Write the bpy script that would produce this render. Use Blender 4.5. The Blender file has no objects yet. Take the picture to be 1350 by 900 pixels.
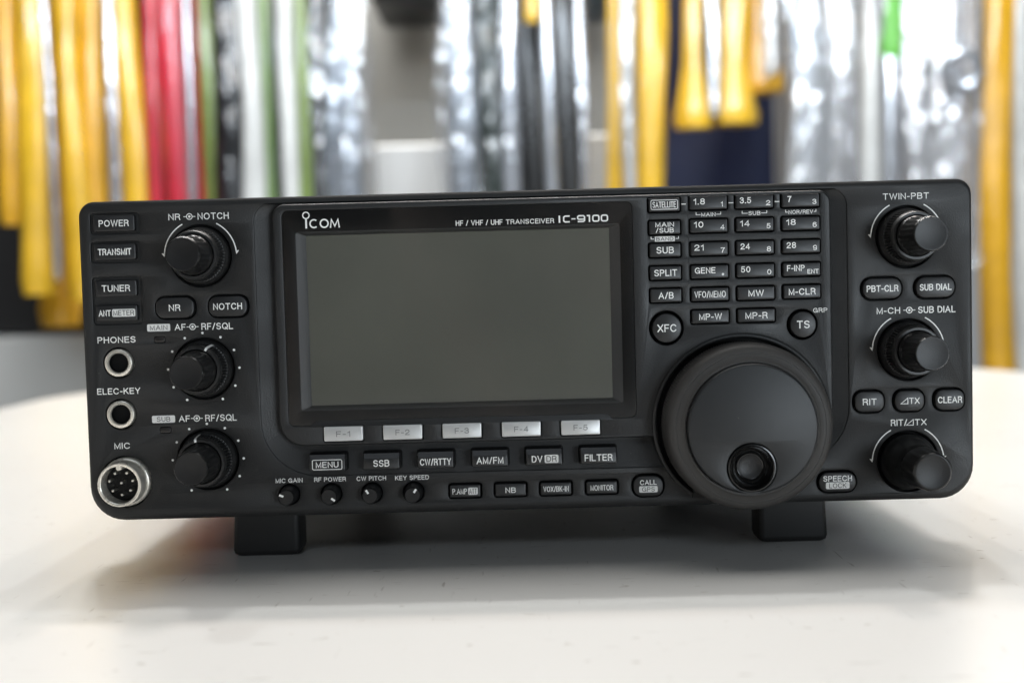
import bpy, bmesh, math, random
from mathutils import Vector, Matrix
from mathutils.geometry import tessellate_polygon

R = math.radians
PI = math.pi
rnd = random.Random(7)
scene = bpy.context.scene
col = scene.collection

# ------------------------------------------------------------------ camera
cam_d = bpy.data.cameras.new("camera")
cam = bpy.data.objects.new("camera", cam_d)
col.objects.link(cam)
right, up, fwd = Vector((.99964, .00046, -.0268)), Vector((.02675, .04638, .99857)), Vector((-.0017, .99892, -.04635))
m = Matrix.Identity(4)
for i in range(3):
    m[i][0], m[i][1], m[i][2] = right[i], up[i], -fwd[i]
m[0][3], m[1][3], m[2][3] = -.00504, -.40246, .09625
cam.matrix_world = m
cam_d.sensor_width = 36
cam_d.lens = 40
cam_d.clip_start = .02
cam_d.clip_end = 50
cam_d.dof.use_dof = True
cam_d.dof.focus_distance = .397
cam_d.dof.aperture_fstop = 6.6
scene.camera = cam

# ------------------------------------------------------------------ world, lamps, exposure
world = bpy.data.worlds.new("World")
scene.world = world
world.use_nodes = True
bgn = world.node_tree.nodes["Background"]
bgn.inputs[0].default_value = (1.0, .98, .95, 1)
bgn.inputs[1].default_value = .035


def area(name, loc, target, sx, sy, power, color, shape='RECTANGLE'):
    d = bpy.data.lights.new(name, 'AREA')
    d.shape = shape
    d.size, d.size_y = sx, sy
    d.energy = power
    d.color = color
    o = bpy.data.objects.new(name, d)
    col.objects.link(o)
    o.location = loc
    o.rotation_euler = (Vector(target) - Vector(loc)).to_track_quat('-Z', 'Y').to_euler()
    return o


# shop ceiling lamps behind and above the radio, then added fills for rack and wall
for nm, x, y, p, c in (("ceiling_spot_cool", -.62, 1.19, 1.45, (.92, .97, 1)), ("ceiling_spot_warm", .60, 1.08, 1.45, (1, .88, .80)), ("ceiling_spot", .26, .83, 1.4, (.97, .98, 1)),
                       ("ceiling_spot_warm", -.12, 1.06, 1.45, (1, .89, .82)), ("ceiling_spot", -.40, .86, 1.4, (1, .98, .95))):
    area(nm, (x, y, 2.2), (0, -.16, 0), .06, .06, p, c, 'DISK').data.spread = R(75)
area("ceiling_panel", (0, .44, 2.2), (0, .40, 0), 2.0, .72, 28, (1, .985, .96))
area("rack_glint_fill", (0, .78, 1.45), (0, 1.75, .3), 2.4, .06, 7.5, (.74, .87, 1)).data.spread = R(100)  # unseen strip light added to put highlights on the packages
area("rack_fill", (0, .98, 1.7), (0, 1.8, .3), 2.6, .4, 6.5, (1, .97, .93)).data.spread = R(80)  # unseen fill added to brighten the packages
area("wall_fill", (0, 2.06, 1.6), (0, 2.25, .3), 2.8, .06, 75, (1, .98, .94))  # hidden light added behind the packages to brighten the wall
# street windows and an added side fill in front of the radio, behind the photographer
area("street_window", (-.3, -3.6, 2.4), (0, 1.6, .5), 2.2, .8, 14, (.80, .90, 1))
area("street_window_side", (1.80, -2.9, .02), (.1, 0, .05), 1.2, .80, 50, (.82, .92, 1))
area("side_fill", (-2.3, -.85, .25), (-.1, 0, .08), .9, .7, 3.5, (1, .97, .93))  # unseen fill added to lift the left skirt

scene.view_settings.view_transform = 'Standard'
scene.view_settings.look = 'None'
scene.view_settings.exposure = 0
scene.view_settings.gamma = 1
scene.cycles.use_denoising = True
scene.cycles.max_bounces = 10
scene.cycles.transparent_max_bounces = 24
scene.cycles.caustics_reflective = False
scene.cycles.sample_clamp_indirect = 6


# ------------------------------------------------------------------ materials
def mat(name, base, rough=.5, metal=0, spec=.5, coat=0, coat_rough=.1, bump=None, var=None, ior=None, specks=0, rvar=True):
    """Principled; bump=(scale, strength, stretch), var=(scale, amount): slow tint variation of the surface itself"""
    mt = bpy.data.materials.new(name)
    mt.use_nodes = True
    nt = mt.node_tree
    b = nt.nodes["Principled BSDF"]
    b.inputs["Base Color"].default_value = (*base, 1)
    b.inputs["Roughness"].default_value = rough
    b.inputs["Metallic"].default_value = metal
    b.inputs["Specular IOR Level"].default_value = spec
    b.inputs["Coat Weight"].default_value = coat
    b.inputs["Coat Roughness"].default_value = coat_rough
    if ior:
        b.inputs["IOR"].default_value = ior
    tc = nt.nodes.new("ShaderNodeTexCoord")
    if bump:
        mp = nt.nodes.new("ShaderNodeMapping")
        mp.inputs["Scale"].default_value = bump[2] if len(bump) > 2 else (1, 1, 1)
        nt.links.new(tc.outputs["Object"], mp.inputs[0])
        n = nt.nodes.new("ShaderNodeTexNoise")
        n.inputs["Scale"].default_value = bump[0]
        n.inputs["Detail"].default_value = 3
        nt.links.new(mp.outputs[0], n.inputs["Vector"])
        bm = nt.nodes.new("ShaderNodeBump")
        bm.inputs["Strength"].default_value = bump[1]
        bm.inputs["Distance"].default_value = bump[3] if len(bump) > 3 else .0002
        nt.links.new(n.outputs[0], bm.inputs["Height"])
        nt.links.new(bm.outputs[0], b.inputs["Normal"])
        if coat:
            nt.links.new(bm.outputs[0], b.inputs["Coat Normal"])
    src = None
    if var:
        n2 = nt.nodes.new("ShaderNodeTexNoise")
        n2.inputs["Scale"].default_value = var[0]
        n2.inputs["Detail"].default_value = 5
        nt.links.new(tc.outputs["Object"], n2.inputs["Vector"])
        rp = nt.nodes.new("ShaderNodeValToRGB")
        a = var[1]
        rp.color_ramp.elements[0].position = .3
        rp.color_ramp.elements[1].position = .7
        rp.color_ramp.elements[0].color = (*[c * (1 - a) for c in base], 1)
        rp.color_ramp.elements[1].color = (*[min(1, c * (1 + a)) for c in base], 1)
        nt.links.new(n2.outputs[0], rp.inputs[0])
        src = rp.outputs[0]
        n3 = nt.nodes.new("ShaderNodeTexNoise")      # handled plastic: patches a little shinier than others
        n3.inputs["Scale"].default_value = var[0] * .8
        n3.inputs["Detail"].default_value = 6
        n3.inputs["Distortion"].default_value = .5
        nt.links.new(tc.outputs["Object"], n3.inputs["Vector"])
        mr = nt.nodes.new("ShaderNodeMapRange")
        mr.inputs[1].default_value, mr.inputs[2].default_value = .35, .65
        mr.inputs[3].default_value, mr.inputs[4].default_value = rough * .84, min(1, rough * 1.16)
        nt.links.new(n3.outputs[0], mr.inputs[0])
        if rvar:
            nt.links.new(mr.outputs[0], b.inputs["Roughness"])
    if specks:   # dust lying on the surface
        v = nt.nodes.new("ShaderNodeTexVoronoi")
        v.inputs["Scale"].default_value = specks
        nt.links.new(tc.outputs["Object"], v.inputs["Vector"])
        lt = nt.nodes.new("ShaderNodeMath")
        lt.operation = 'LESS_THAN'
        nt.links.new(v.outputs["Distance"], lt.inputs[0])
        sep = nt.nodes.new("ShaderNodeSeparateColor")
        nt.links.new(v.outputs["Color"], sep.inputs[0])
        pw = nt.nodes.new("ShaderNodeMath")
        pw.operation = 'POWER'
        nt.links.new(sep.outputs[0], pw.inputs[0])
        pw.inputs[1].default_value = 9
        ml = nt.nodes.new("ShaderNodeMath")
        ml.operation = 'MULTIPLY'
        nt.links.new(pw.outputs[0], ml.inputs[0])
        ml.inputs[1].default_value = .045
        nt.links.new(ml.outputs[0], lt.inputs[1])
        mx = nt.nodes.new("ShaderNodeMix")
        mx.data_type = 'RGBA'
        mx.inputs[6].default_value = (*base, 1)
        if src:
            nt.links.new(src, mx.inputs[6])
        mx.inputs[7].default_value = (.32, .31, .29, 1)
        nt.links.new(lt.outputs[0], mx.inputs[0])
        src = mx.outputs[2]
    if src:
        nt.links.new(src, b.inputs["Base Color"])
    return mt


def film(name, tint, opacity, rough, bump, white=.25):
    """clear plastic film: see-through with a glossy, crinkled surface"""
    mt = bpy.data.materials.new(name)
    mt.use_nodes = True
    nt = mt.node_tree
    nt.nodes.remove(nt.nodes["Principled BSDF"])
    out = nt.nodes["Material Output"]
    tr = nt.nodes.new("ShaderNodeBsdfTransparent")
    tr.inputs[0].default_value = (*tint, 1)
    gl = nt.nodes.new("ShaderNodeBsdfGlossy")
    gl.inputs["Roughness"].default_value = rough
    df = nt.nodes.new("ShaderNodeBsdfDiffuse")
    df.inputs[0].default_value = (.8, .8, .8, 1)
    m1 = nt.nodes.new("ShaderNodeMixShader")
    m1.inputs[0].default_value = white
    m2 = nt.nodes.new("ShaderNodeMixShader")
    m2.inputs[0].default_value = opacity
    nt.links.new(gl.outputs[0], m1.inputs[1])
    nt.links.new(df.outputs[0], m1.inputs[2])
    nt.links.new(tr.outputs[0], m2.inputs[1])
    nt.links.new(m1.outputs[0], m2.inputs[2])
    nt.links.new(m2.outputs[0], out.inputs[0])
    if bump:
        tc = nt.nodes.new("ShaderNodeTexCoord")
        mp = nt.nodes.new("ShaderNodeMapping")
        mp.inputs["Scale"].default_value = (1, 1, .22)
        n = nt.nodes.new("ShaderNodeTexNoise")
        n.inputs["Scale"].default_value = bump[0]
        n.inputs["Detail"].default_value = 2
        bm = nt.nodes.new("ShaderNodeBump")
        bm.inputs["Strength"].default_value = bump[1]
        bm.inputs["Distance"].default_value = .02
        nt.links.new(tc.outputs["Object"], mp.inputs[0])
        nt.links.new(mp.outputs[0], n.inputs["Vector"])
        nt.links.new(n.outputs[0], bm.inputs["Height"])
        nt.links.new(bm.outputs[0], gl.inputs["Normal"])
    return mt


M = {
    'panel': mat("panel_plastic", (.0150, .0150, .0150), .48, spec=.45, bump=(1900, .5), var=(45, .15), specks=420),
    'module': mat("module_plastic", (.0120, .0125, .013), .48, spec=.5, bump=(1900, .5), var=(45, .15), specks=420),
    'black': mat("black_gap", (.004, .004, .004), .8, spec=.2),
    'key': mat("key_plastic", (.013, .013, .0135), .42, bump=(2000, .15)),
    'keytop': mat("mode_key_plastic", (.014, .014, .0145), .36, bump=(2000, .1)),
    'knobring': mat("knob_ring_plastic", (.018, .018, .018), .40),
    'knob': mat("knob_plastic", (.009, .009, .009), .34, bump=(900, .08), specks=420),
    'knobface': mat("knob_face_plastic", (.007, .007, .0075), .42, spec=.42, bump=(2000, .2)),
    'print': mat("white_print", (.94, .94, .91), .5),
    'badge': mat("grey_print", (.74, .74, .72), .6),
    'ink': mat("dark_print", (.03, .03, .03), .6),
    'silver': mat("silver_key", (.60, .60, .59), .34, metal=.35, bump=(500, .12, (1, 1, 9)), specks=300),
    'silverdark': mat("silver_key_legend", (.22, .22, .22), .4, metal=.3),
    'rubber': mat("dial_rubber", (.040, .038, .036), .55, bump=(1500, .3), specks=330),
    'dialface': mat("dial_face_paint", (.014, .0155, .017), .46, bump=(3000, .15), specks=330),
    'gloss': mat("gloss_black", (.004, .004, .004), .18),
    'mask': mat("display_black", (.003, .003, .003), .4, spec=.2),
    'lcd': mat("lcd_grey", (.092, .093, .077), .5, spec=.25, var=(16, .13), specks=300),
    'bezel': mat("bezel_plastic", (.028, .029, .029), .5, bump=(2600, .3)),
    'metal': mat("nickel", (.84, .79, .70), .28, metal=.62, bump=(300, .15), var=(160, .2)),
    'pin': mat("pin_metal", (.75, .72, .65), .3, metal=1),
    'case': mat("case_paint", (.018, .018, .018), .5, bump=(1500, .4)),
    'foot': mat("foot_rubber", (.008, .008, .008), .55),
    'led': mat("led_lens", (.016, .013, .012), .35),
}


def glass_mat():
    mt = bpy.data.materials.new("display_glass")
    mt.use_nodes = True
    nt = mt.node_tree
    nt.nodes.remove(nt.nodes["Principled BSDF"])
    tr = nt.nodes.new("ShaderNodeBsdfTransparent")
    gl = nt.nodes.new("ShaderNodeBsdfGlossy")
    gl.inputs["Roughness"].default_value = .10
    fr = nt.nodes.new("ShaderNodeFresnel")
    fr.inputs[0].default_value = 1.45
    mx = nt.nodes.new("ShaderNodeMixShader")
    nt.links.new(fr.outputs[0], mx.inputs[0])
    nt.links.new(tr.outputs[0], mx.inputs[1])
    nt.links.new(gl.outputs[0], mx.inputs[2])
    # warm patches painted in to suggest a reflection in the glass
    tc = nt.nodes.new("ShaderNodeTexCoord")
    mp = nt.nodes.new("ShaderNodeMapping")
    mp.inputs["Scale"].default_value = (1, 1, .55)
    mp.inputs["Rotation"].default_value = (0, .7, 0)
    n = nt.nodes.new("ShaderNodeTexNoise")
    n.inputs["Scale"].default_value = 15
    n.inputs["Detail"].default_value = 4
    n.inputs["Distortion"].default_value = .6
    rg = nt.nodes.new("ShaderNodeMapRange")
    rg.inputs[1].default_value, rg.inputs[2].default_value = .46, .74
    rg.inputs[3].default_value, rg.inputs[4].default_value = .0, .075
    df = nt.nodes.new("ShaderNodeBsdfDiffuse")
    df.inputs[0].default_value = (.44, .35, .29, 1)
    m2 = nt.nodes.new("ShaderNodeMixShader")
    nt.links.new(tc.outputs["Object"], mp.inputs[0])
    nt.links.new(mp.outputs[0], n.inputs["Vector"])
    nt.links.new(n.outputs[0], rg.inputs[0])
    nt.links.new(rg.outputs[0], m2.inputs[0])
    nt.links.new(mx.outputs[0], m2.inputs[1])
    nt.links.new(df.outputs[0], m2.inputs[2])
    nt.links.new(m2.outputs[0], nt.nodes["Material Output"].inputs[0])
    return mt


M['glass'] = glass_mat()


# ------------------------------------------------------------------ mesh builder (radio: millimetres, X right, Z up from the panel's foot, y into the radio)
S = .001
Z0 = 17.5


def _arc(cx, cy, rx, ry, a0, a1, n=10):
    return [(cx + rx * math.cos(R(a0 + (a1 - a0) * i / n)), cy + ry * math.sin(R(a0 + (a1 - a0) * i / n))) for i in range(n + 1)]


def _glyphs():
    """plain sans capitals as pen strokes: width, strokes on a unit cap height"""
    o = lambda w: _arc(w / 2, .5, w / 2, .5, 90, 450, 28)[:-1]
    g = {}
    g['A'] = (.74, [[(0, 0), (.37, 1), (.74, 0)], [(.13, .34), (.61, .34)]])
    g['B'] = (.62, [[(0, .53), (0, 1), (.34, 1)] + _arc(.34, .765, .24, .235, 80, -90) + [(0, .53)], [(0, .53), (0, 0), (.36, 0)] + _arc(.36, .265, .26, .265, -80, 80)])
    g['C'] = (.72, [_arc(.38, .5, .38, .5, 38, 322, 24)])
    g['D'] = (.66, [[(0, 0), (0, 1), (.26, 1)] + _arc(.26, .5, .40, .5, 80, -80, 16) + [(.26, 0), (0, 0)]])
    g['E'] = (.54, [[(.54, 1), (0, 1), (0, 0), (.54, 0)], [(0, .53), (.48, .53)]])
    g['F'] = (.50, [[(.50, 1), (0, 1), (0, 0)], [(0, .50), (.43, .50)]])
    g['G'] = (.74, [_arc(.38, .5, .38, .5, 42, 330, 24) + [(.74, .46), (.42, .46)], [(.74, .46), (.74, 0)]])
    g['H'] = (.62, [[(0, 0), (0, 1)], [(.62, 0), (.62, 1)], [(0, .53), (.62, .53)]])
    g['I'] = (0, [[(0, 0), (0, 1)]])
    g['K'] = (.62, [[(0, 0), (0, 1)], [(.58, 1), (0, .40)], [(.20, .60), (.62, 0)]])
    g['L'] = (.50, [[(0, 1), (0, 0), (.50, 0)]])
    g['M'] = (.72, [[(0, 0), (0, 1), (.36, .06), (.72, 1), (.72, 0)]])
    g['N'] = (.62, [[(0, 0), (0, 1), (.62, 0), (.62, 1)]])
    g['O'] = (.78, [('c', o(.78))])
    g['P'] = (.58, [[(0, 0), (0, 1), (.32, 1)] + _arc(.32, .74, .26, .26, 80, -80) + [(.32, .48), (0, .48)]])
    g['Q'] = (.78, [('c', o(.78)), [(.46, .26), (.78, -.04)]])
    g['R'] = (.62, [[(0, 0), (0, 1), (.34, 1)] + _arc(.34, .75, .25, .25, 80, -80) + [(.34, .50), (0, .50)], [(.34, .50), (.50, .45), (.56, .32), (.57, .12), (.62, 0)]])
    g['S'] = (.60, [_arc(.30, .755, .28, .245, 25, 180, 10) + [(.03, .68), (.10, .58), (.30, .52), (.50, .46), (.58, .36)] + _arc(.30, .265, .29, .265, 0, -160, 12)])
    g['T'] = (.62, [[(0, 1), (.62, 1)], [(.31, 1), (.31, 0)]])
    g['U'] = (.62, [[(0, 1), (0, .32)] + _arc(.31, .31, .31, .31, 180, 360, 14) + [(.62, 1)]])
    g['V'] = (.68, [[(0, 1), (.34, 0), (.68, 1)]])
    g['W'] = (1.0, [[(0, 1), (.25, 0), (.5, 1), (.75, 0), (1.0, 1)]])
    g['X'] = (.66, [[(0, 0), (.66, 1)], [(0, 1), (.66, 0)]])
    g['Y'] = (.66, [[(0, 1), (.33, .44), (.66, 1)], [(.33, .44), (.33, 0)]])
    g['0'] = (.52, [('c', o(.52))])
    g['1'] = (.26, [[(0, .76), (.14, .82), (.24, 1), (.24, 0)]])
    g['2'] = (.54, [_arc(.27, .72, .26, .28, 175, -20, 12) + [(.40, .46), (.10, .22), (0, 0), (.54, 0)]])
    g['3'] = (.54, [_arc(.26, .76, .24, .24, 165, -80, 12) + [(.20, .53)], [(.28, .53)] + _arc(.27, .27, .27, .27, 75, -165, 14)])
    g['4'] = (.56, [[(.42, 0), (.42, 1), (0, .27), (.56, .27)]])
    g['5'] = (.54, [[(.48, 1), (.10, 1), (.04, .50)] + _arc(.26, .32, .27, .32, 130, -155, 16)])
    g['6'] = (.54, [_arc(.28, .74, .25, .26, 30, 160, 8) + [(.01, .45)] + _arc(.27, .31, .26, .31, 180, 500, 20)])
    g['7'] = (.52, [[(0, 1), (.52, 1), (.30, .55), (.18, 0)]])
    g['8'] = (.54, [('c', _arc(.27, .765, .235, .235, 90, 450, 20)[:-1]), ('c', _arc(.27, .265, .27, .265, 90, 450, 20)[:-1])])
    g['9'] = (.54, [_arc(.26, .26, .25, .26, 210, 340, 8) + [(.53, .55)] + _arc(.27, .69, .26, .31, 0, 320, 20)])
    g['-'] = (.26, [[(0, .40), (.26, .40)]])
    g['.'] = (.05, [[(.0, .0), (.05, .0)]])
    g['/'] = (.34, [[(0, -.02), (.34, 1.02)]])
    g[' '] = (.16, [])
    return g


GLYPH = _glyphs()


def rrect(cx, cz, w, h, r, n=5):
    if not isinstance(r, (tuple, list)):
        r = (r,) * 4                       # tr, tl, bl, br
    pts = []
    for k, (sx, sz) in enumerate(((1, 1), (-1, 1), (-1, -1), (1, -1))):
        rr = min(max(r[k], .01), w / 2 - .001, h / 2 - .001)
        ox, oz = cx + sx * (w / 2 - rr), cz + sz * (h / 2 - rr)
        for i in range(n + 1):
            a = PI / 2 * (k + i / n)
            pts.append((ox + rr * math.cos(a), oz + rr * math.sin(a)))
    return pts


def circle(cx, cz, r, n=48):
    return [(cx + r * math.cos(2 * PI * i / n), cz + r * math.sin(2 * PI * i / n)) for i in range(n)]


class MB:
    def __init__(s, *mats):
        s.v, s.f, s.mi, s.mats = [], [], [], list(mats)

    def slot(s, m):
        if m not in s.mats:
            s.mats.append(m)
        return s.mats.index(m)

    def add(s, vs, fs, m):
        k = s.slot(m)
        b = len(s.v)
        s.v += [tuple(v) for v in vs]
        s.f += [tuple(b + i for i in f) for f in fs]
        s.mi += [k] * len(fs)

    def loft(s, rings, m, cap0=False, cap1=True, closed=True):
        """rings: lists of equal length of (x, y, z)"""
        n = len(rings[0])
        vs = [p for r in rings for p in r]
        fs = []
        for k in range(len(rings) - 1):
            for i in range(n if closed else n - 1):
                j = (i + 1) % n
                fs.append((k * n + i, k * n + j, (k + 1) * n + j, (k + 1) * n + i))
        if cap1:
            fs.append(tuple((len(rings) - 1) * n + i for i in range(n)))
        if cap0:
            fs.append(tuple(reversed(range(n))))
        s.add(vs, fs, m)

    def lathe(s, cx, cz, prof, m, n=64, teeth=0, a0=0, a1=2 * PI, cap=True):
        """prof: (r, y) or (r, y, depth of the teeth)"""
        full = abs(a1 - a0 - 2 * PI) < 1e-6
        if teeth:
            n = teeth * 4
        rings = []
        for p in prof:
            ring = []
            for i in range(n if full else n + 1):
                a = a0 + (a1 - a0) * i / n
                r = p[0]
                if teeth and len(p) > 2 and i % 4 in (2, 3):
                    r -= p[2]
                ring.append((cx + r * math.cos(a), p[1], cz + r * math.sin(a)))
            rings.append(ring)
        s.loft(rings, m, cap1=cap and full, closed=full)

    def prism(s, outline, y0, y1, m, bev=0, shrink=None):
        rings = [[(x, y0, z) for x, z in outline]]
        if bev:
            rings.append([(x, y1 + bev, z) for x, z in outline])
            rings.append([(x, y1 + bev * .3, z) for x, z in shrink(bev * .3)])
            rings.append([(x, y1, z) for x, z in shrink(bev)])
        else:
            rings.append([(x, y1, z) for x, z in outline])
        s.loft(rings, m)

    def button(s, cx, cz, w, h, r, y0, y1, m, bev=.5, top=None):
        """a key: rounded prism, softened edge, slightly wider chamfer on top if asked"""
        def ring(d, y, t=0):
            return [(x, y, z) for x, z in rrect(cx, cz - t / 2, w - 2 * d, h - 2 * d - t, max(r - d, .15), 5)]
        if top:
            s.loft([ring(0, y0), ring(0, y1 + top[1]), ring(.05, y1 + top[1] - .25), ring(.25, y1 + .1, top[0]), ring(.5, y1, top[0])], m)
        else:
            s.loft([ring(0, y0), ring(0, y1 + bev), ring(bev * .3, y1 + bev * .3), ring(bev, y1)], m)

    def plate(s, outline, holes, y, depth, m, bev=.35, outer_wall=True):
        """flat face at y with softened holes; each hole is a function grow -> outline"""
        loops = [[(x, z) for x, z in outline]] + [h(bev) for h in holes]
        pts = [p for l in loops for p in l]
        tris = tessellate_polygon([[Vector((x, z, 0)) for x, z in l] for l in loops])
        s.add([(x, y, z) for x, z in pts], [tuple(t) for t in tris], m)
        for h in holes:
            s.loft([[(x, y, z) for x, z in h(bev)], [(x, y + bev * .3, z) for x, z in h(bev * .3)],
                    [(x, y + bev, z) for x, z in h(0)], [(x, y + depth, z) for x, z in h(0)]], m, cap1=False)

    def text(s, t, cx, cz, w, h, y, m, weight=.15):
        """a legend of the given width and cap height (stroke thickness stays even when the letters are squeezed)"""
        sw = h * weight
        gap = .30
        tot = sum(GLYPH[c][0] for c in t) + gap * (len(t) - 1)
        kx, kz = (w - sw) / max(tot, .01), h - sw
        if len(t) == 1 and tot < .3:
            kx = kz
        if kx < .8 * kz:
            sw *= .8
            kx, kz = (w - sw) / max(tot, .01), h - sw
        x0, z0 = cx - tot * kx / 2, cz - kz / 2
        n = 0
        for c in t:
            gw, paths = GLYPH[c]
            for p in paths:
                closed = isinstance(p, tuple)
                q = p[1] if closed else p
                s.stroke([(x0 + a * kx, z0 + b * kz) for a, b in q], sw, y - .004 * (n % 3), m, closed=closed, square=not closed)
                n += 1
            x0 += (gw + gap) * kx

    def flat(s, outline, y, m):
        s.add([(x, y, z) for x, z in outline], [tuple(range(len(outline)))], m)

    def ringflat(s, outer, inner, y, m):
        s.loft([[(x, y, z) for x, z in outer], [(x, y, z) for x, z in inner]], m, cap1=False)

    def stroke(s, pts, w, y, m, closed=False, square=False):
        n = len(pts)
        if square and n > 1:      # pen ends reach the full cap height
            pts = [Vector(p) for p in pts]
            e = w * .5
            d0, d1 = (pts[0] - pts[1]).normalized(), (pts[-1] - pts[-2]).normalized()
            pts[0] = pts[0] + d0 * e
            pts[-1] = pts[-1] + d1 * e
        L, Rr = [], []
        for i in range(n):
            p = Vector(pts[i])
            a = Vector(pts[i - 1]) if (i or closed) else None
            b = Vector(pts[(i + 1) % n]) if (i < n - 1 or closed) else None
            d1 = (p - a).normalized() if a is not None else None
            d2 = (b - p).normalized() if b is not None else None
            if d1 is None:
                d1 = d2
            if d2 is None:
                d2 = d1
            nn = Vector((-(d1.y + d2.y), d1.x + d2.x))
            nn.normalize()
            k = w / 2 / max(.5, nn.dot(Vector((-d1.y, d1.x))))
            L.append((p.x + nn.x * k, p.y + nn.y * k))
            Rr.append((p.x - nn.x * k, p.y - nn.y * k))
        s.loft([[(x, y, z) for x, z in L], [(x, y, z) for x, z in Rr]], m, cap1=False, closed=closed)

    def build(s, name, parent=None, scale=S, offset=(0, 0, Z0), smooth=40, loc=None):
        me = bpy.data.meshes.new(name)
        me.from_pydata([((x + offset[0]) * scale, (y + offset[1]) * scale, (z + offset[2]) * scale) for x, y, z in s.v], [], s.f)
        for m in s.mats:
            me.materials.append(M[m] if isinstance(m, str) else m)
        me.polygons.foreach_set('material_index', s.mi)
        bm = bmesh.new()
        bm.from_mesh(me)
        bmesh.ops.remove_doubles(bm, verts=bm.verts, dist=scale * .002)
        bmesh.ops.recalc_face_normals(bm, faces=bm.faces)
        bm.to_mesh(me)
        bm.free()
        if smooth:
            me.shade_smooth()
            me.set_sharp_from_angle(angle=R(smooth))
        o = bpy.data.objects.new(name, me)
        col.objects.link(o)
        if parent is not None:
            o.parent = parent
        if loc:
            o.location = loc
        return o


def tag(o, label=None, cat=None, group=None, kind=None):
    if label:
        o['label'] = label
    if cat:
        o['category'] = cat
    if group:
        o['group'] = group
    if kind:
        o['kind'] = kind
    return o


def empty(name, loc, label, cat, group=None):
    o = bpy.data.objects.new(name, None)
    o.empty_display_size = .02
    o.location = loc
    col.objects.link(o)
    return tag(o, label, cat, group)


# ================================================================== table
def make_table():
    x0, x1, y0, y1 = -.475, .505, -.62, .86
    t = empty("display_table", ((x0 + x1) / 2, (y0 + y1) / 2, -.74), "white laminate display table with rounded corners, under the radio", "table")
    ox, oy, oz = t.location
    top = mat("white_laminate", (.80, .795, .77), .30, spec=.35, bump=(9, .04), var=(5, .02), rvar=False)
    # fine scuffs and grey scratches worn into the laminate
    nt = top.node_tree
    b = nt.nodes["Principled BSDF"]
    prev = b.inputs["Base Color"].links[0].from_socket
    tc = nt.nodes.new("ShaderNodeTexCoord")

    def scuff(scale, rot, sc, lo, hi, colr, prev):
        mp = nt.nodes.new("ShaderNodeMapping")
        mp.inputs["Scale"].default_value = sc
        mp.inputs["Rotation"].default_value = (0, 0, rot)
        nt.links.new(tc.outputs["Object"], mp.inputs[0])
        n = nt.nodes.new("ShaderNodeTexNoise")
        n.inputs["Scale"].default_value = scale
        n.inputs["Detail"].default_value = 2
        nt.links.new(mp.outputs[0], n.inputs["Vector"])
        rp = nt.nodes.new("ShaderNodeMapRange")
        rp.inputs[1].default_value = lo
        rp.inputs[2].default_value = hi
        nt.links.new(n.outputs[0], rp.inputs[0])
        mx = nt.nodes.new("ShaderNodeMix")
        mx.data_type = 'RGBA'
        mx.inputs[7].default_value = (*colr, 1)
        nt.links.new(prev, mx.inputs[6])
        nt.links.new(rp.outputs[0], mx.inputs[0])
        return mx.outputs[2]
    prev = scuff(130, .3, (1, 1.6, 1), .705, .76, (.56, .54, .50), prev)
    prev = scuff(60, .9, (1, 9, 1), .71, .80, (.50, .48, .45), prev)
    prev = scuff(60, -.5, (9, 1, 1), .72, .81, (.50, .48, .45), prev)
    nt.links.new(prev, b.inputs["Base Color"])
    m = MB(top)

    def ring(d, z):
        return [(x - ox, y - oy, z - oz) for x, y in rrect((x0 + x1) / 2, (y0 + y1) / 2, x1 - x0 - 2 * d, y1 - y0 - 2 * d, .16 - d, 16)]
    m.loft([ring(.004, -.028), ring(0, -.024), ring(0, -.004), ring(.0012, -.0012), ring(.004, 0)], top, cap0=True)
    m.build("tabletop", t, 1, (0, 0, 0))
    legm = mat("table_leg_paint", (.62, .62, .60), .35, metal=.3)
    for sx in (-1, 1):
        for sy in (-1, 1):
            g = MB(legm)
            cx, cy = sx * .38, sy * .6
            g.loft([[(cx + .022 * math.cos(a * PI / 8), cy + .022 * math.sin(a * PI / 8), z) for a in range(16)] for z in (0, .004, .70, .7115)], legm, cap0=True)
            g.build("leg", t, 1, (0, 0, 0))


make_table()
floor_m = mat("shop_floor_vinyl", (.30, .30, .29), .4, bump=(40, .1), var=(3, .1))
fl = MB(floor_m)
fl.add([(-6, -6, -.74), (6, -6, -.74), (6, 6, -.74), (-6, 6, -.74)], [(0, 1, 2, 3)], floor_m)
tag(fl.build("floor", None, 1, (0, 0, 0)), kind='structure')

# ================================================================== the radio
radio = empty("radio_transceiver", (0, 0, 0), "black desktop radio transceiver with a blank grey screen, knobs and keys on the table", "radio transceiver")
PX0, PX1, PH = -157.5, 157.5, 113.2
MX0, MX1, MZ0, MZ1 = -88.6, 107.0, 25.1, 110.3   # centre section
YM = -3.0
LEG = 'print'


def hr(cx, cz, w, h, r):
    return lambda g: rrect(cx, cz, w + 2 * g, h + 2 * g, r + g, 5)


def hc(cx, cz, r, n=48):
    return lambda g: circle(cx, cz, r + g, n)


GAP = .55
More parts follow.
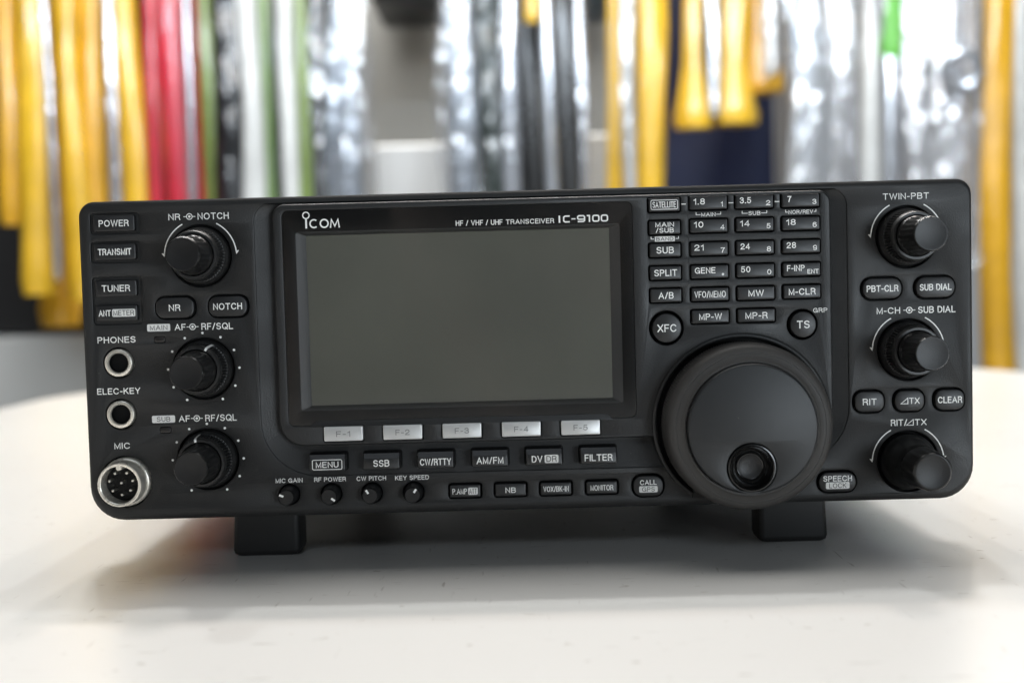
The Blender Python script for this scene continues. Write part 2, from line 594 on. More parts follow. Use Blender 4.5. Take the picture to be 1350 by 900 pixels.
# keys set in the flat base panel: text, x, z, w, h, radius
base_keys = [
    ("POWER", -144.5, 105.4, 14.6, 5.7, .7), ("TRANSMIT", -144.6, 95.4, 14.8, 5.7, .7),
    ("TUNER", -144.7, 82.6, 14.6, 5.7, .7), ("ANT", -144.8, 73.9, 14.6, 5.5, .7),
    ("NR", -124.3, 75.2, 13.5, 7.2, 2.9), ("NOTCH", -105.6, 75.2, 13.5, 7.2, 2.9),
    ("P.AMP", -23.8, 7.4, 10.9, 4.5, .6), ("NB", -7.6, 7.4, 10.9, 4.5, .6), ("VOX/BK-IN", 8.5, 7.4, 10.9, 4.5, .6), ("MONITOR", 24.8, 7.4, 10.9, 4.5, .6),
    ("CALL", 41.3, 7.5, 10.6, 7.3, 3.1), ("SPEECH", 108.5, 7.1, 13.2, 7.0, 3.2),
    ("PBT-CLR", 125.2, 75.3, 13.8, 7.3, 3.3), ("SUB DIAL", 143.9, 75.3, 13.8, 7.3, 3.3),
    ("RIT", 120.2, 35.4, 10.4, 7.3, 2.9), ("TX", 134.4, 35.4, 10.4, 7.3, 2.9), ("CLEAR", 148.6, 35.4, 10.4, 7.3, 2.9),
]
holes = [hr(-144.6, 105.4, 17.4, 7.3, 1.3), hr(-144.7, 95.3, 17.6, 7.4, 1.3), hr(-144.9, 78.2, 17.2, 16.8, 1.3)]
for t, x, z, w, h, r in base_keys[4:]:
    holes.append(hr(x, z, w + 2 * GAP, h + 2 * GAP, r + GAP))
knobs = [(-114.8, 93.2), (-115.2, 53.4), (-114.9, 21.1), (134.4, 93.2), (134.5, 53.4), (134.0, 13.7)]
for x, z in knobs:
    holes.append(hc(x, z, 11.0))
jacks = [(-145.3, 56.2), (-145.3, 37.9)]
for x, z in jacks:
    holes.append(hc(x, z, 5.5))
MIC = (-144.5, 13.8)
holes.append(hc(*MIC, 9.2))
trims = [(-86.4, 7.7, 157), (-71.4, 7.6, -35), (-57.0, 7.5, 122), (-42.1, 7.4, 57)]
for x, z, a in trims:
    holes.append(hc(x, z, 3.75, 32))
for x, z in ((-130.5, 64.1), (-129.7, 31.9)):
    holes.append(hr(x, z, 3.95, 2.15, .7))


def panel_outline(d, bot=None):
    b = d if bot is None else bot
    return rrect((PX0 + PX1) / 2, (PH + b - d) / 2, PX1 - PX0 - 2 * d * .55, PH - d - b, (max(5.5 - d * .6, 1), max(5.5 - d * .6, 1), max(12 - d * .6, 1), max(12 - d * .6, 1)), 8)


holes.append(lambda g: rrect((MX0 - 7.0 + MX1 + 6.3) / 2, (MZ0 - 10.9 + MZ1 + .55) / 2, MX1 + 6.3 - MX0 + 7.0 + 2 * g, MZ1 + .55 - MZ0 + 10.9 + 2 * g, (6 + g, 6 + g, 20 + g, 20 + g), 12))
fp = MB('panel', 'black')
fp.plate(panel_outline(2.2, 2.6), holes, 0, 3, 'panel', bev=.45)
rim = []
for k in range(7):
    a = R(35) * k / 6
    q = 1 - math.sin(a) / math.sin(R(35))
    rim.append([(x, 5.2 * (1 - math.cos(a)), z) for x, z in panel_outline(2.2 * q, 2.6 * q)])
rim.append([(x, 16, z) for x, z in panel_outline(0)])
rim.append([(x, 16, z) for x, z in panel_outline(3)])
fp.loft(rim, 'panel', cap1=False)
fp.flat(panel_outline(2.0), 2.6, 'black')
for x, z, w, h in ((-144.6, 105.4, 17.8, 7.7), (-144.7, 95.3, 18.0, 7.8), (-144.9, 78.2, 17.6, 17.2)):
    fp.flat(rrect(x, z, w, h, 1.3), 1.0, 'panel')
fp.loft([[(56.9, .05, z), (57.0, -.03, z), (57.2, -.03, z), (57.3, .05, z)] for z in (2.7, 7.2)], 'black', cap1=False, closed=False)
front_panel = fp.build("front_panel", radio)

# raised centre section with its sloping skirt
DC = (74.6, 29.5)     # centre of the tuning dial
WELL = 30.9


def module_outline(d=0):
    base = rrect((MX0 + MX1) / 2, (MZ0 + MZ1) / 2, MX1 - MX0 - 2 * d, MZ1 - MZ0 - 2 * d, (4.5 - d, 4.5 - d, 9 - d, 3 - d), 8)
    tr, tl, bl = base[0:9], base[9:18], base[18:27]
    r = WELL + d
    z0, x1 = MZ0 + d, MX1 - d
    a0 = PI - math.asin((z0 - DC[1]) / r)
    arc = [(DC[0] + r * math.cos(a0 + (R(8) - a0) * i / 40), DC[1] + r * math.sin(a0 + (R(8) - a0) * i / 40)) for i in range(41)]
    return tr + tl + bl + arc + [(x1, DC[1] + r * math.sin(R(8)))]


keys_m = [  # keypad keys on the centre section
    ("SATELLITE", 48.6, 106.5), ("MAIN/SUB", 48.6, 98.6), ("SUB", 48.6, 90.7), ("SPLIT", 48.6, 82.8), ("A/B", 48.6, 74.9)]
kw, kh = 10.9, 4.7
keypad = [("1.8", "1", 64.0, 106.8), ("3.5", "2", 80.1, 106.8), ("7", "3", 96.2, 106.8),
          ("10", "4", 64.0, 98.8), ("14", "5", 80.1, 98.8), ("18", "6", 96.2, 98.8),
          ("21", "7", 64.0, 90.8), ("24", "8", 80.1, 90.8), ("28", "9", 96.2, 90.8),
          ("GENE", ".", 64.0, 82.8), ("50", "0", 80.1, 82.8), ("F-INP", "ENT", 96.2, 82.8)]
wide = [("VFO/MEMO", 64.0, 74.9), ("MW", 80.1, 74.9), ("M-CLR", 96.2, 75.0), ("MP-W", 64.0, 67.1), ("MP-R", 80.1, 67.1)]
fkeys = [("F-%d" % (i + 1), -65.9 + 20.87 * i, 29.4) for i in range(5)]
mh = []
for k in keys_m:
    mh.append(hr(k[1], k[2], kw + .9, kh + .9, .9))
for k in keypad:
    mh.append(hr(k[2], k[3], 13.1 + .9, 4.6 + .9, .9))
for k in wide:
    mh.append(hr(k[1], k[2], 13.0 + .9, 4.6 + .9, .9))
for k in fkeys:
    mh.append(hr(k[1], k[2], 13.7 + .8, 5.2 + .8, .7))
mh.append(hc(48.6, 63.5, 6.1))
mh.append(hc(96.3, 63.5, 5.4))
mo = MB('module', 'black')
# display window: the raised section is cut out behind the glass
GX0, GX1, GZ0, GZ1 = -85.1, 37.4, 33.9, 107.9
mh.append(hr((GX0 + GX1) / 2, (32.4 + GZ1) / 2, GX1 - GX0 + .2, GZ1 - 32.4 + .2, 2.2))
mo.plate(module_outline(1.0), mh, YM, 2.9, 'module', bev=.3)
mo.loft([[(x, YM + 1.0 - math.cos(R(18 * k)), z) for x, z in module_outline(1 - math.sin(R(18 * k)))] for k in range(6)] + [[(x, 2.3, z) for x, z in module_outline(0)]], 'module', cap1=False)
# skirt: from the raised section out to the base panel; wide at the foot, where the mode keys sit


def skirt(l, t, r, b, y, rad):
    x0, x1, z0, z1 = MX0 - l, MX1 + r, MZ0 - b, MZ1 + t
    return [(x, y, z) for x, z in rrect((x0 + x1) / 2, (z0 + z1) / 2, x1 - x0, z1 - z0, rad, 12)]


mo.loft([skirt(7.0, .55, 6.3, 10.9, .45, (6, 6, 20, 20)), skirt(6.6, .5, 5.9, 10.4, .55, (6, 6, 19.6, 19.6)), skirt(1.1, .42, 1.0, 1.4, 2.1, (5, 5, 10.5, 4.5)),
         skirt(.5, .3, .4, .7, 2.2, (4.8, 4.8, 9.4, 3.4)), skirt(-.3, -.3, -.3, -.3, 2.2, (4.2, 4.2, 8.7, 2.7))], 'module', cap1=False)
# thin ridge framing the numeric keypad
for a, b in (((57.0, 78.9), (57.0, 110.0)), ((57.0, 78.9), (103.8, 78.9)), ((103.8, 78.9), (103.8, 110.0))):
    d = Vector(b) - Vector(a)
    x0, x1, z0, z1 = min(a[0], b[0]) - .12, max(a[0], b[0]) + .12, min(a[1], b[1]) - .12, max(a[1], b[1]) + .12
    mo.loft([[(x0, YM + .1, z0), (x1, YM + .1, z0), (x1, YM + .1, z1), (x0, YM + .1, z1)], [(x0 + .06, YM - .12, z0 + .06), (x1 - .06, YM - .12, z0 + .06), (x1 - .06, YM - .12, z1 - .06), (x0 + .06, YM - .12, z1 - .06)]], 'module')
module = mo.build("centre_panel", radio)

# ---------------------------------------------------------------- case behind the panel
cs = MB('case')
cs.loft([[(x, y, z) for x, z in rrect(0, 56.5, 304 - d, 104 - d, 3, 4)] for y, d in ((14, 0), (342, 0), (343, 2))], 'case', cap0=True)
case = cs.build("case", radio)
for y in (14, 300):
    for xa, xb, s in ((-111.0, -86.0, -1), (83.6, 109.2, 1)):
        f = MB('foot')
        rings = []
        for z, d, fl_ in ((-17.5, 1.6, 1.0), (-16.6, .4, 1.0), (-15.2, 0, .95), (5, 0, 0)):
            a = xa - (fl_ * .1 if s < 0 else 0) + (1 - fl_) * (1.1 if s < 0 else 0)
            b = xb - (1 - fl_) * (1.1 if s > 0 else 0)
            rings.append([(x, yy, z) for x, yy in rrect((a + b) / 2, y + 7.5, b - a - 2 * d, 15 - 2 * d, 2.2, 5)])
        f.loft(rings, 'foot', cap0=True)
        f.build("foot", radio)

# ---------------------------------------------------------------- display
dm = MB('mask')
outl = rrect((GX0 + GX1) / 2, (32.4 + GZ1) / 2, GX1 - GX0, GZ1 - 32.4, 2.0, 5)
LX0, LX1, LZ0, LZ1 = -80.6, 33.0, 37.6, 100.5
lcd_out = lambda g: rrect((LX0 + LX1) / 2, (LZ0 + LZ1) / 2, LX1 - LX0 + 2 * g, LZ1 - LZ0 + 2 * g, 1.0 + g, 5)
dm.plate(outl, [lcd_out], -2.55, .3, 'mask', bev=.05)
dm.build("display_mask", radio)
bz = MB('bezel')
ix0, ix1, iz0, iz1 = -77.3, 29.5, 39.2, 99.2
inn = rrect((ix0 + ix1) / 2, (iz0 + iz1) / 2, ix1 - ix0, iz1 - iz0, .5, 5)
bz.loft([[(x, -2.5, z) for x, z in lcd_out(.1)], [(x, -2.45, z) for x, z in lcd_out(-.15)], [(x, -.35, z) for x, z in inn], [(x, -.1, z) for x, z in inn]], 'bezel', cap1=False)
bz.build("display_bezel", radio)
sc = MB('lcd')
sc.flat(rrect((ix0 + ix1) / 2, (iz0 + iz1) / 2, ix1 - ix0 + .4, iz1 - iz0 + .4, .5, 5), -.2, 'lcd')
sc.build("screen", radio)
# strip of the centre section below the glass, with a raised lip between two corner tabs
lip = MB('module')
lip_o = [(-78.6, 31.9), (27.6, 31.9), (29.8, 31.9), (27.3, 33.9), (-75.9, 33.9), (-78.4, 31.9)]
lip_o = [(-78.2, 31.8), (29.4, 31.8), (27.0, 33.95), (-75.8, 33.95)]
lip.loft([[(x, -2.4, z) for x, z in lip_o], [(x, -3.1, z) for x, z in lip_o], [(x, -3.2, z - .1) for x, z in [(-77.9, 31.9), (29.1, 31.9), (26.8, 33.85), (-75.6, 33.85)]]], 'module')
lip.build("glass_retainer", radio)
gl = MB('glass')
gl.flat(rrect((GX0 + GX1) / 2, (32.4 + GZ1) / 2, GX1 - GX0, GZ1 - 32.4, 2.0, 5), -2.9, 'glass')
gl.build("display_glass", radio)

# maker's logo and model name, printed on the glass
YG = -2.94
lg = MB(LEG)
lg.ringflat(circle(-76.6, 106.2, 1.32, 32), circle(-76.6, 106.2, .92, 32), YG, LEG)
lg.flat([(-76.95, 101.65), (-76.3, 101.65), (-76.3, 104.85), (-76.95, 104.85)], YG, LEG)


def arc_stroke(mb, cx, cz, r, w, a0, a1, y, m, n=28):
    P = [(R(a0 + (a1 - a0) * i / n)) for i in range(n + 1)]
    mb.loft([[(cx + (r + w / 2) * math.cos(a), y, cz + (r + w / 2) * math.sin(a)) for a in P], [(cx + (r - w / 2) * math.cos(a), y, cz + (r - w / 2) * math.sin(a)) for a in P]], m, cap1=False, closed=False)


arc_stroke(lg, -73.9, 103.25, 1.36, .52, 50, 310, YG, LEG)
arc_stroke(lg, -70.3, 103.25, 1.36, .52, 0, 360, YG, LEG, 40)
lg.stroke([(-68.15, 101.65), (-67.75, 104.6), (-66.6, 102.2), (-65.45, 104.6), (-65.05, 101.65)], .5, YG, LEG)
lg.build("logo", radio)
mn = MB(LEG)
mn.text("HF / VHF / UHF", -16.1, 102.05, 16.4, 1.85, YG, LEG)
mn.text("TRANSCEIVER", 1.7, 102.05, 16.9, 1.7, YG, LEG)
# squared wide lettering of the model number
zb, zt, w = 101.25, 103.75, .5
zi, zo = zb + w / 2, zt - w / 2
mn.stroke([(12.0, zb), (12.0, zt)], w * 1.15, YG, LEG)
mn.stroke([(15.6, zo), (14.0, zo), (13.5, zo - .35), (13.5, zi + .35), (14.0, zi), (15.6, zi)], w, YG, LEG)
mn.stroke([(16.2, 102.5), (17.6, 102.5)], w * .85, YG, LEG)
mn.stroke([(20.6, 102.3), (18.8, 102.3), (18.4, 102.55), (18.4, zo - .3), (18.8, zo), (20.4, zo), (20.8, zo - .35), (20.8, zi + .35), (20.4, zi), (18.4, zi)], w, YG, LEG)
mn.stroke([(21.6, zo), (22.5, zo), (22.5, zb)], w, YG, LEG)
for x in (23.6, 26.6):
    mn.stroke(rrect(x + 1.15, (zb + zt) / 2, 2.35 - w * .5, zt - zb - w, .55, 3), w, YG, LEG, closed=True)
mn.build("model_name", radio)


# ---------------------------------------------------------------- keys
def badge(mb, t, cx, cz, w, h, y, tw, th):
    mb.flat(rrect(cx, cz, w, h, min(.5, h / 2), 4), y, 'badge')
    mb.text(t, cx, cz, tw, th, y - .03, 'ink', weight=.13)


YB = -1.3
TEXTW = {"POWER": 10.6, "TRANSMIT": 11.8, "TUNER": 10.0, "NR": 4.1, "NOTCH": 10.2, "NB": 3.7, "VOX/BK-IN": 9.0, "MONITOR": 8.1,
         "PBT-CLR": 11.2, "SUB DIAL": 11.2, "RIT": 4.9, "CLEAR": 8.6}
for t, x, z, w, h, r in base_keys:
    b = MB('key', LEG)
    b.button(x, z, w, h, r, 2.0, YB, 'key', bev=.55)
    y = YB - .04
    if t == "ANT":
        b.text("ANT", x - 4.2, z, 4.3, 2.2, y, LEG)
        badge(b, "METER", x + 2.5, z, 8.2, 2.7, y, 7.3, 1.9)
    elif t == "P.AMP":
        b.text("P.AMP", x - 1.9, z, 5.2, 2.0, y, LEG)
        badge(b, "ATT", x + 2.8, z, 3.4, 2.6, y, 2.7, 1.9)
    elif t == "CALL":
        b.text("CALL", x, z + 1.35, 5.9, 1.75, y, LEG)
        badge(b, "GPS", x, z - 1.1, 6.6, 2.3, y, 4.5, 1.6)
    elif t == "SPEECH":
        b.text("SPEECH", x, z + 1.35, 10.2, 2.0, y, LEG)
        badge(b, "LOCK", x, z - 1.15, 8.4, 2.4, y, 6.1, 1.75)
    elif t == "TX":
        b.stroke([(x - 3.2, z - 1.0), (x - .7, z - 1.0), (x - .7, z + 1.0)], .3, y, LEG, closed=True)
        b.text("TX", x + 1.6, z, 3.7, 2.2, y, LEG)
    else:
        b.text(t, x, z, TEXTW[t], 2.3 if h > 5 else 1.95, y, LEG)
    b.build("push_button", radio)

YK = YM - 1.1
for t, x, z in keys_m:
    b = MB('key', LEG)
    b.button(x, z, kw, kh, .5, -.4, YK, 'key', bev=.5)
    y = YK - .04
    if t == "SATELLITE":
        b.text(t, x, z, 8.2, 2.1, y, LEG)
        b.stroke(rrect(x, z, 9.3, 3.2, .5, 3), .22, y, LEG, closed=True)
    elif t == "MAIN/SUB":
        b.text("MAIN", x, z + 1.0, 6.5, 1.65, y, LEG)
        b.text("/SUB", x, z - 1.0, 6.3, 1.65, y, LEG)
    else:
        b.text(t, x, z, {"SUB": 6.1, "SPLIT": 8.0, "A/B": 5.3}[t], 2.3, y, LEG)
    b.build("push_button", radio)
for t, n, x, z in keypad:
    b = MB('key', LEG)
    b.button(x, z, 13.1, 4.6, .5, -.4, YK, 'key', bev=.5)
    y = YK - .04
    wl = {1: 1.4, 2: 3.3, 3: 4.0, 4: 7.2, 5: 6.2}[len(t)]
    b.text(t, x - 5.2 + wl / 2 + (.5 if len(t) == 1 else 0), z + .45, wl, 2.1, y, LEG)
    if n == ".":
        b.flat(circle(x + 4.6, z - 1.0, .42, 16), y, LEG)
    elif n == "ENT":
        b.text(n, x + 3.9, z - .85, 3.9, 1.6, y, LEG)
    else:
        b.text(n, x + 4.7, z - .6, .85 if n == "1" else 1.45, 1.75, y, LEG)
    b.build("push_button", radio)
for t, x, z in wide:
    b = MB('key', LEG)
    b.button(x, z, 13.0, 4.6, .5, -.4, YK, 'key', bev=.5)
    b.text(t, x, z, {"VFO/MEMO": 11.0, "MW": 5.4, "M-CLR": 9.4, "MP-W": 8.0, "MP-R": 7.8}[t], 2.25, YK - .04, LEG)
    b.build("push_button", radio)
for t, x, z in fkeys:
    b = MB('silver', 'silverdark')
    b.button(x, z, 13.7, 5.2, .45, -.4, YK - .3, 'silver', bev=.35)
    b.text(t, x, z, 5.0, 2.0, YK - .34, 'silverdark')
    o = b.build("function_key", radio)
    o['label'] = "silver function key marked %s" % t
modes = [("MENU", -72.0), ("SSB", -52.9), ("CW/RTTY", -33.8), ("AM/FM", -14.6), ("DV", 4.5), ("FILTER", 23.7)]
for t, x in modes:
    z = 19.2
    b = MB('key', 'black', LEG)
    b.loft([[(px, yy + .55 + (pz - 14.7) * .167, pz) for px, pz in rrect(x, z, 13.9 + d, 6.8 + d, 1.0, 4)] for yy, d in ((.8, 0), (-.05, 0), (-.12, -.3))], 'black')
    b.button(x, z, 12.9, 5.8, .5, 2.5, -4.0, 'keytop', top=(1.4, 1.0))
    y, z = -4.04, z - .6
    if t == "MENU":
        b.text(t, x, z, 8.0, 2.1, y, LEG)
        b.stroke(rrect(x, z, 10.4, 3.4, .5, 3), .25, y, LEG, closed=True)
    elif t == "DV":
        b.text(t, x - 2.5, z, 3.8, 2.4, y, LEG)
        badge(b, "DR", x + 2.6, z, 4.9, 2.9, y, 3.6, 2.1)
    else:
        b.text(t, x, z, {"SSB": 5.7, "CW/RTTY": 11.0, "AM/FM": 9.5, "FILTER": 9.9}[t], 2.4, y, LEG)
    b.build("push_button", radio)
for t, x, r in (("XFC", 48.6, 5.1), ("TS", 96.3, 4.55)):
    b = MB('key', LEG)
    b.lathe(x, 63.5, [(r, -.4), (r, YK), (r * .97, YK - .35), (r * .9, YK - .5)], 'key', 48)
    b.text(t, x, 63.5, 6.7 if t == "XFC" else 4.5, 2.7, YK - .55, LEG)
    b.build("push_button", radio)


# ---------------------------------------------------------------- printed legends on the panel
def legend(draw, parent=front_panel):
    b = MB(LEG)
    draw(b)
    b.build("printed_legend", parent)


YP = -.05
for t, x, z, w, h in (("PHONES", -145.7, 64.4, 13.5, 2.2), ("ELEC-KEY", -145.7, 46.2, 15.3, 2.2), ("MIC", -145.3, 26.7, 5.6, 2.2),
                      ("MIC GAIN", -86.4, 12.7, 9.6, 1.6), ("RF POWER", -71.8, 12.75, 11.3, 1.6), ("CW PITCH", -57.1, 12.7, 10.5, 1.6), ("KEY SPEED", -42.6, 12.6, 12.1, 1.6),
                      ("TWIN-PBT", 134.2, 107.5, 16.2, 2.2)):
    legend(lambda b: b.text(t, x, z, w, h, YP, LEG))


def dualsym(b, x, z):
    arc_stroke(b, x, z, 1.0, .3, 0, 360, YP, LEG, 32)
    b.flat(circle(x, z, .45, 20), YP, LEG)
    b.stroke([(x - 2.1, z), (x - 1.15, z)], .26, YP, LEG)
    b.stroke([(x + 1.15, z), (x + 2.1, z)], .26, YP, LEG)


def dual(a, xa, wa, xs, c, xc, wc, z):
    def d(b):
        b.text(a, xa, z, wa, 2.25, YP, LEG)
        dualsym(b, xs, z)
        b.text(c, xc, z, wc, 2.35, YP, LEG)
    legend(d)


dual("NR", -123.5, 4.2, -118.2, "NOTCH", -109.8, 11.0, 107.1)
dual("AF", -123.0, 3.9, -118.6, "RF/SQL", -109.9, 11.2, 68.3)
dual("AF", -122.8, 3.9, -118.4, "RF/SQL", -109.8, 11.2, 35.8)
dual("M-CH", 127.6, 8.3, 135.0, "SUB DIAL", 144.7, 13.2, 67.4)


def rit(b):
    b.text("RIT/", 130.9, 27.6, 5.8, 2.3, YP, LEG)
    b.stroke([(133.5, 26.6), (136.0, 26.6), (136.0, 28.6)], .28, YP, LEG, closed=True)
    b.text("TX", 138.6, 27.6, 4.2, 2.2, YP, LEG)


legend(rit)
for t, x, z in (("MAIN", -130.6, 68.3), ("SUB", -130.2, 35.8)):
    legend(lambda b: badge(b, t, x, z, 8.2, 2.6, YP, 6.2 if t == "MAIN" else 4.8, 1.7))


def sweep(b, x, z):
    for s in (1, -1):
        c = 90 + (0 if s > 0 else 0)
        a0, a1 = (118, 176) if s > 0 else (62, 6)
        arc_stroke(b, x, z, 12.75, .42, a0, a1, YP, LEG, 20)
        a = R(a1 + s * 4.5)
        p = Vector((x + 12.75 * math.cos(a), z + 12.75 * math.sin(a)))
        q = Vector((x + 12.75 * math.cos(R(a1 - s * 1)), z + 12.75 * math.sin(R(a1 - s * 1))))
        rr = (q - Vector((x, z))).normalized()
        b.flat([tuple(q - rr * .25), tuple(p), tuple(q + rr * 1.0)], YP, LEG)


for x, z in (knobs[0], knobs[3], knobs[4], knobs[5]):
    legend(lambda b: sweep(b, x, z))
for x, z in (knobs[1], knobs[2]):
    def dots(b):
        for k in range(11):
            a = R(240 - 30 * k)
            b.flat(circle(x + 12.65 * math.cos(a), z + 12.65 * math.sin(a), .45, 14), YP, LEG)
    legend(dots)
# legends on the centre section
YC = YM - .05


def bracket(b, t, x, z, w, tw, th=1.35):
    b.text(t, x, z, tw, th, YC, LEG)
    for s in (-1, 1):
        b.stroke([(x + s * w / 2, z + .85), (x + s * w / 2, z), (x + s * (tw / 2 + .25), z)], .22, YC, LEG)


legend(lambda b: bracket(b, "MAIN", 64.1, 102.75, 8.6, 5.0), module)
legend(lambda b: bracket(b, "SUB", 80.2, 102.8, 8.6, 4.2), module)
legend(lambda b: bracket(b, "NOR/REV", 96.4, 102.8, 10.6, 8.6), module)


def band(b):
    b.flat(rrect(48.7, 94.65, 7.0, 1.8, .2, 3), YC, 'badge')
    b.text("BAND", 48.7, 94.65, 6.0, 1.3, YC - .03, 'ink')
    for s in (-1, 1):
        b.stroke([(48.7 + s * 4.8, 95.5), (48.7 + s * 4.8, 94.7), (48.7 + s * 3.8, 94.7)], .22, YC, LEG)


legend(band, module)


def dashes(b):
    for xa, xb in ((54.7, 56.3), (71.2, 72.9), (87.3, 89.0)):
        b.stroke([(xa, 106.6), (xb, 106.6)], .3, YC, LEG)


legend(dashes, module)
legend(lambda b: b.text("GRP", 102.7, 68.3, 5.0, 1.6, YC, LEG), module)

# ---------------------------------------------------------------- knobs
for i, (x, z) in enumerate(knobs[:5]):
    L = -22.3 if i < 3 else -23.5
    k = MB('knobring')
    k.lathe(x, z, [(10.1, 2), (10.1, -.6), (9.9, -1.5), (9.35, -2.4), (9.3, -3.0), (9.3, -3.1, .6), (9.0, -5.6, .65), (8.75, -8.2, .6), (8.7, -8.4), (8.4, -9.6), (8.1, -10), (7.35, -10), (7.2, -9.6), (7.2, -6)], 'knobring', teeth=54, cap=False)
    ring = k.build("control_knob", radio, smooth=30)
    c = MB('knob', 'knobface')
    c.lathe(x, z, [(6.9, -6), (6.9, -10.4), (6.6, -10.9), (6.5, -11.2), (6.5, -11.3, .2), (6.2, -15, .25), (5.95, L + 1.2, .2), (5.9, L + 1.0), (5.75, L + .4), (5.45, L)], 'knob', teeth=20, cap=False)
    c.lathe(x, z, [(5.45, L), (5.2, L - .02), (5.0, L + .03), (0.05, L + .03)], 'knobface', 48)
    c.build("knob_cap", ring, smooth=30)
    if i in (1, 2):
        a = R(63 if i == 1 else 101)
        w_ = R(2.9)
        p = MB(LEG)
        prof = [(9.5, -2.9), (9.25, -5.6), (8.9, -8.6), (8.5, -9.9), (8.1, -10.12), (7.5, -10.12)]
        p.loft([[(x + r * math.cos(a + s * w_), y, z + r * math.sin(a + s * w_)) for s in (-1, 0, 1)] for r, y in prof], LEG, cap1=False, closed=False)
        p.build("pointer", ring)
x, z = knobs[5]
k = MB('knob')
k.lathe(x, z, [(10.0, 2), (10.0, -.8), (9.7, -2.0), (9.2, -2.6), (8.6, -4.0), (8.3, -6.0), (7.7, -10), (7.3, -13.2), (7.1, -13.6), (7.25, -14.0, .15), (7.05, -18, .3), (6.75, -22.8, .3), (6.6, -23.5, .15), (6.1, -24.0), (5.7, -24.1)], 'knob', teeth=14, cap=False)
rk = k.build("control_knob", radio, smooth=30)
c = MB('knobface')
c.lathe(x, z, [(5.7, -24.1), (5.55, -24.06), (5.4, -24.0), (.05, -24.0)], 'knobface', 48)
c.build("knob_cap", rk)
for x, z, a in trims:
    k = MB('knob', LEG)
    k.lathe(x, z, [(3.35, 2), (3.35, -.4), (3.2, -1.0), (2.85, -5.6), (2.75, -6.1), (2.5, -6.4), (.03, -6.4)], 'knobface', 36)
    aa = R(a)
    d, n = Vector((math.cos(aa), math.sin(aa))), Vector((-math.sin(aa), math.cos(aa)))
    q = [(x + d.x * u + n.x * v, z + d.y * u + n.y * v) for u, v in ((1.0, -.38), (2.55, -.38), (2.55, .38), (1.0, .38))]
    k.flat(q, -6.46, LEG)
    k.build("trimmer_knob", radio)

# ---------------------------------------------------------------- tuning dial
ds = MB('module', 'black')
ds.lathe(DC[0], DC[1], [(31.8, 2.4), (31.6, .3), (31.5, YM + .1), (31.1, YM - .25), (30.5, YM - .3), (30.0, YM), (29.8, YM + .5), (29.7, 1)], 'module', 120, a0=R(-38), a1=R(234))
ds.lathe(DC[0], DC[1], [(29.6, -.35), (10, -.35)], 'black', 120, a0=R(-38), a1=R(234))
ds.build("dial_surround", radio)
td = MB('rubber')
td.lathe(DC[0], DC[1], [(24, .2), (24, -3.5), (27.6, -4.0), (28.5, -4.8), (28.6, -5.0), (28.85, -5.2, .16), (28.75, -14.6, .16), (28.5, -15.2), (28.2, -16.6), (27.4, -17.8), (26.6, -18.3), (25.6, -18.6), (25.5, -18.5), (25.3, -18.5), (25.2, -18.7), (23.7, -19.1), (23.2, -19.5), (22.9, -19.7), (22.3, -19.6), (22.2, -19.2)], 'rubber', teeth=190, cap=False)
dial = td.build("tuning_dial", radio, smooth=30)
HX, HZ = DC[0] - .7, DC[1] - 13.1
df = MB('dialface')
df.plate(circle(*DC, 21.2, 96), [hc(HX, HZ, 8.45, 64)], -22.0, .6, 'dialface', bev=.3)
df.lathe(*DC, [(22.1, -19.2), (22.05, -20.8), (21.9, -21.5), (21.6, -21.85), (21.2, -22.0)], 'dialface', 96, cap=False)
df.build("dial_face", dial)
dc = MB('gloss')
dc.lathe(HX, HZ, [(8.25, -21.2), (8.25, -22.0), (8.0, -22.3), (7.6, -22.35), (7.25, -22.1), (7.05, -21.5), (6.4, -19.4), (5.4, -18.4), (4.75, -18.6), (4.45, -18.9), (4.1, -18.8)], 'gloss', 64, cap=False)
dc.lathe(HX, HZ, [(4.1, -18.8), (3.6, -18.55), (2.4, -18.35), (1.2, -18.25), (.03, -18.2)], 'knobface', 64)
dc.build("finger_cup", dial)

# ---------------------------------------------------------------- sockets and lamps
for x, z in jacks:
    j = MB('metal', 'black')
    j.lathe(x, z, [(4.9, 2.4), (4.9, -.2), (4.75, -.5), (4.45, -.62), (3.75, -.6), (3.5, -.35), (3.4, .2)], 'metal', 48, cap=False)
    j.lathe(x, z, [(3.4, .2), (3.3, 2.3), (.02, 2.35)], 'black', 48)
    j.build("headphone_jack", radio)
mc = MB('metal')
mc.lathe(*MIC, [(8.7, 2.4), (8.7, -.3), (8.4, -.7), (8.0, -.8), (7.95, -1.0), (7.8, -1.1), (7.8, -6.6), (7.6, -7.0), (7.0, -7.1), (6.6, -6.9), (6.45, -6.4), (6.45, -1.0)], 'metal', 64, cap=False)
mc.loft([[(MIC[0] + dx, y, MIC[1] + dz) for dx, dz in ((-1.0, 6.5), (-.95, 5.4), (-.4, 5.15), (.4, 5.15), (.95, 5.4), (1.0, 6.5))] for y in (-1.2, -6.8)], 'metal')
mic = mc.build("microphone_connector", radio)
mi = MB('mask')
mi.lathe(*MIC, [(6.4, -1.4), (6.2, -1.7), (.02, -1.75)], 'mask', 48)
mi.build("connector_insert", mic)
for dx, dz in ((-1.9, 3.9), (2.2, 3.9), (-4.0, 1.2), (4.2, 1.2), (-2.9, -2.2), (3.3, -2.2), (.3, -3.7), (.2, .5)):
    p = MB('pin')
    p.lathe(MIC[0] + dx, MIC[1] + dz, [(.55, -1.6), (.55, -5.0), (.4, -5.5), (.02, -5.65)], 'pin', 16)
    p.build("pin", mic)
for x, z in ((-130.5, 64.1), (-129.7, 31.9)):
    l = MB('led')
    l.button(x, z, 3.75, 1.95, .6, 1.5, -.02, 'led', bev=.2)
    l.build("indicator_lamp", radio)

# ================================================================== shop behind the radio (metres)


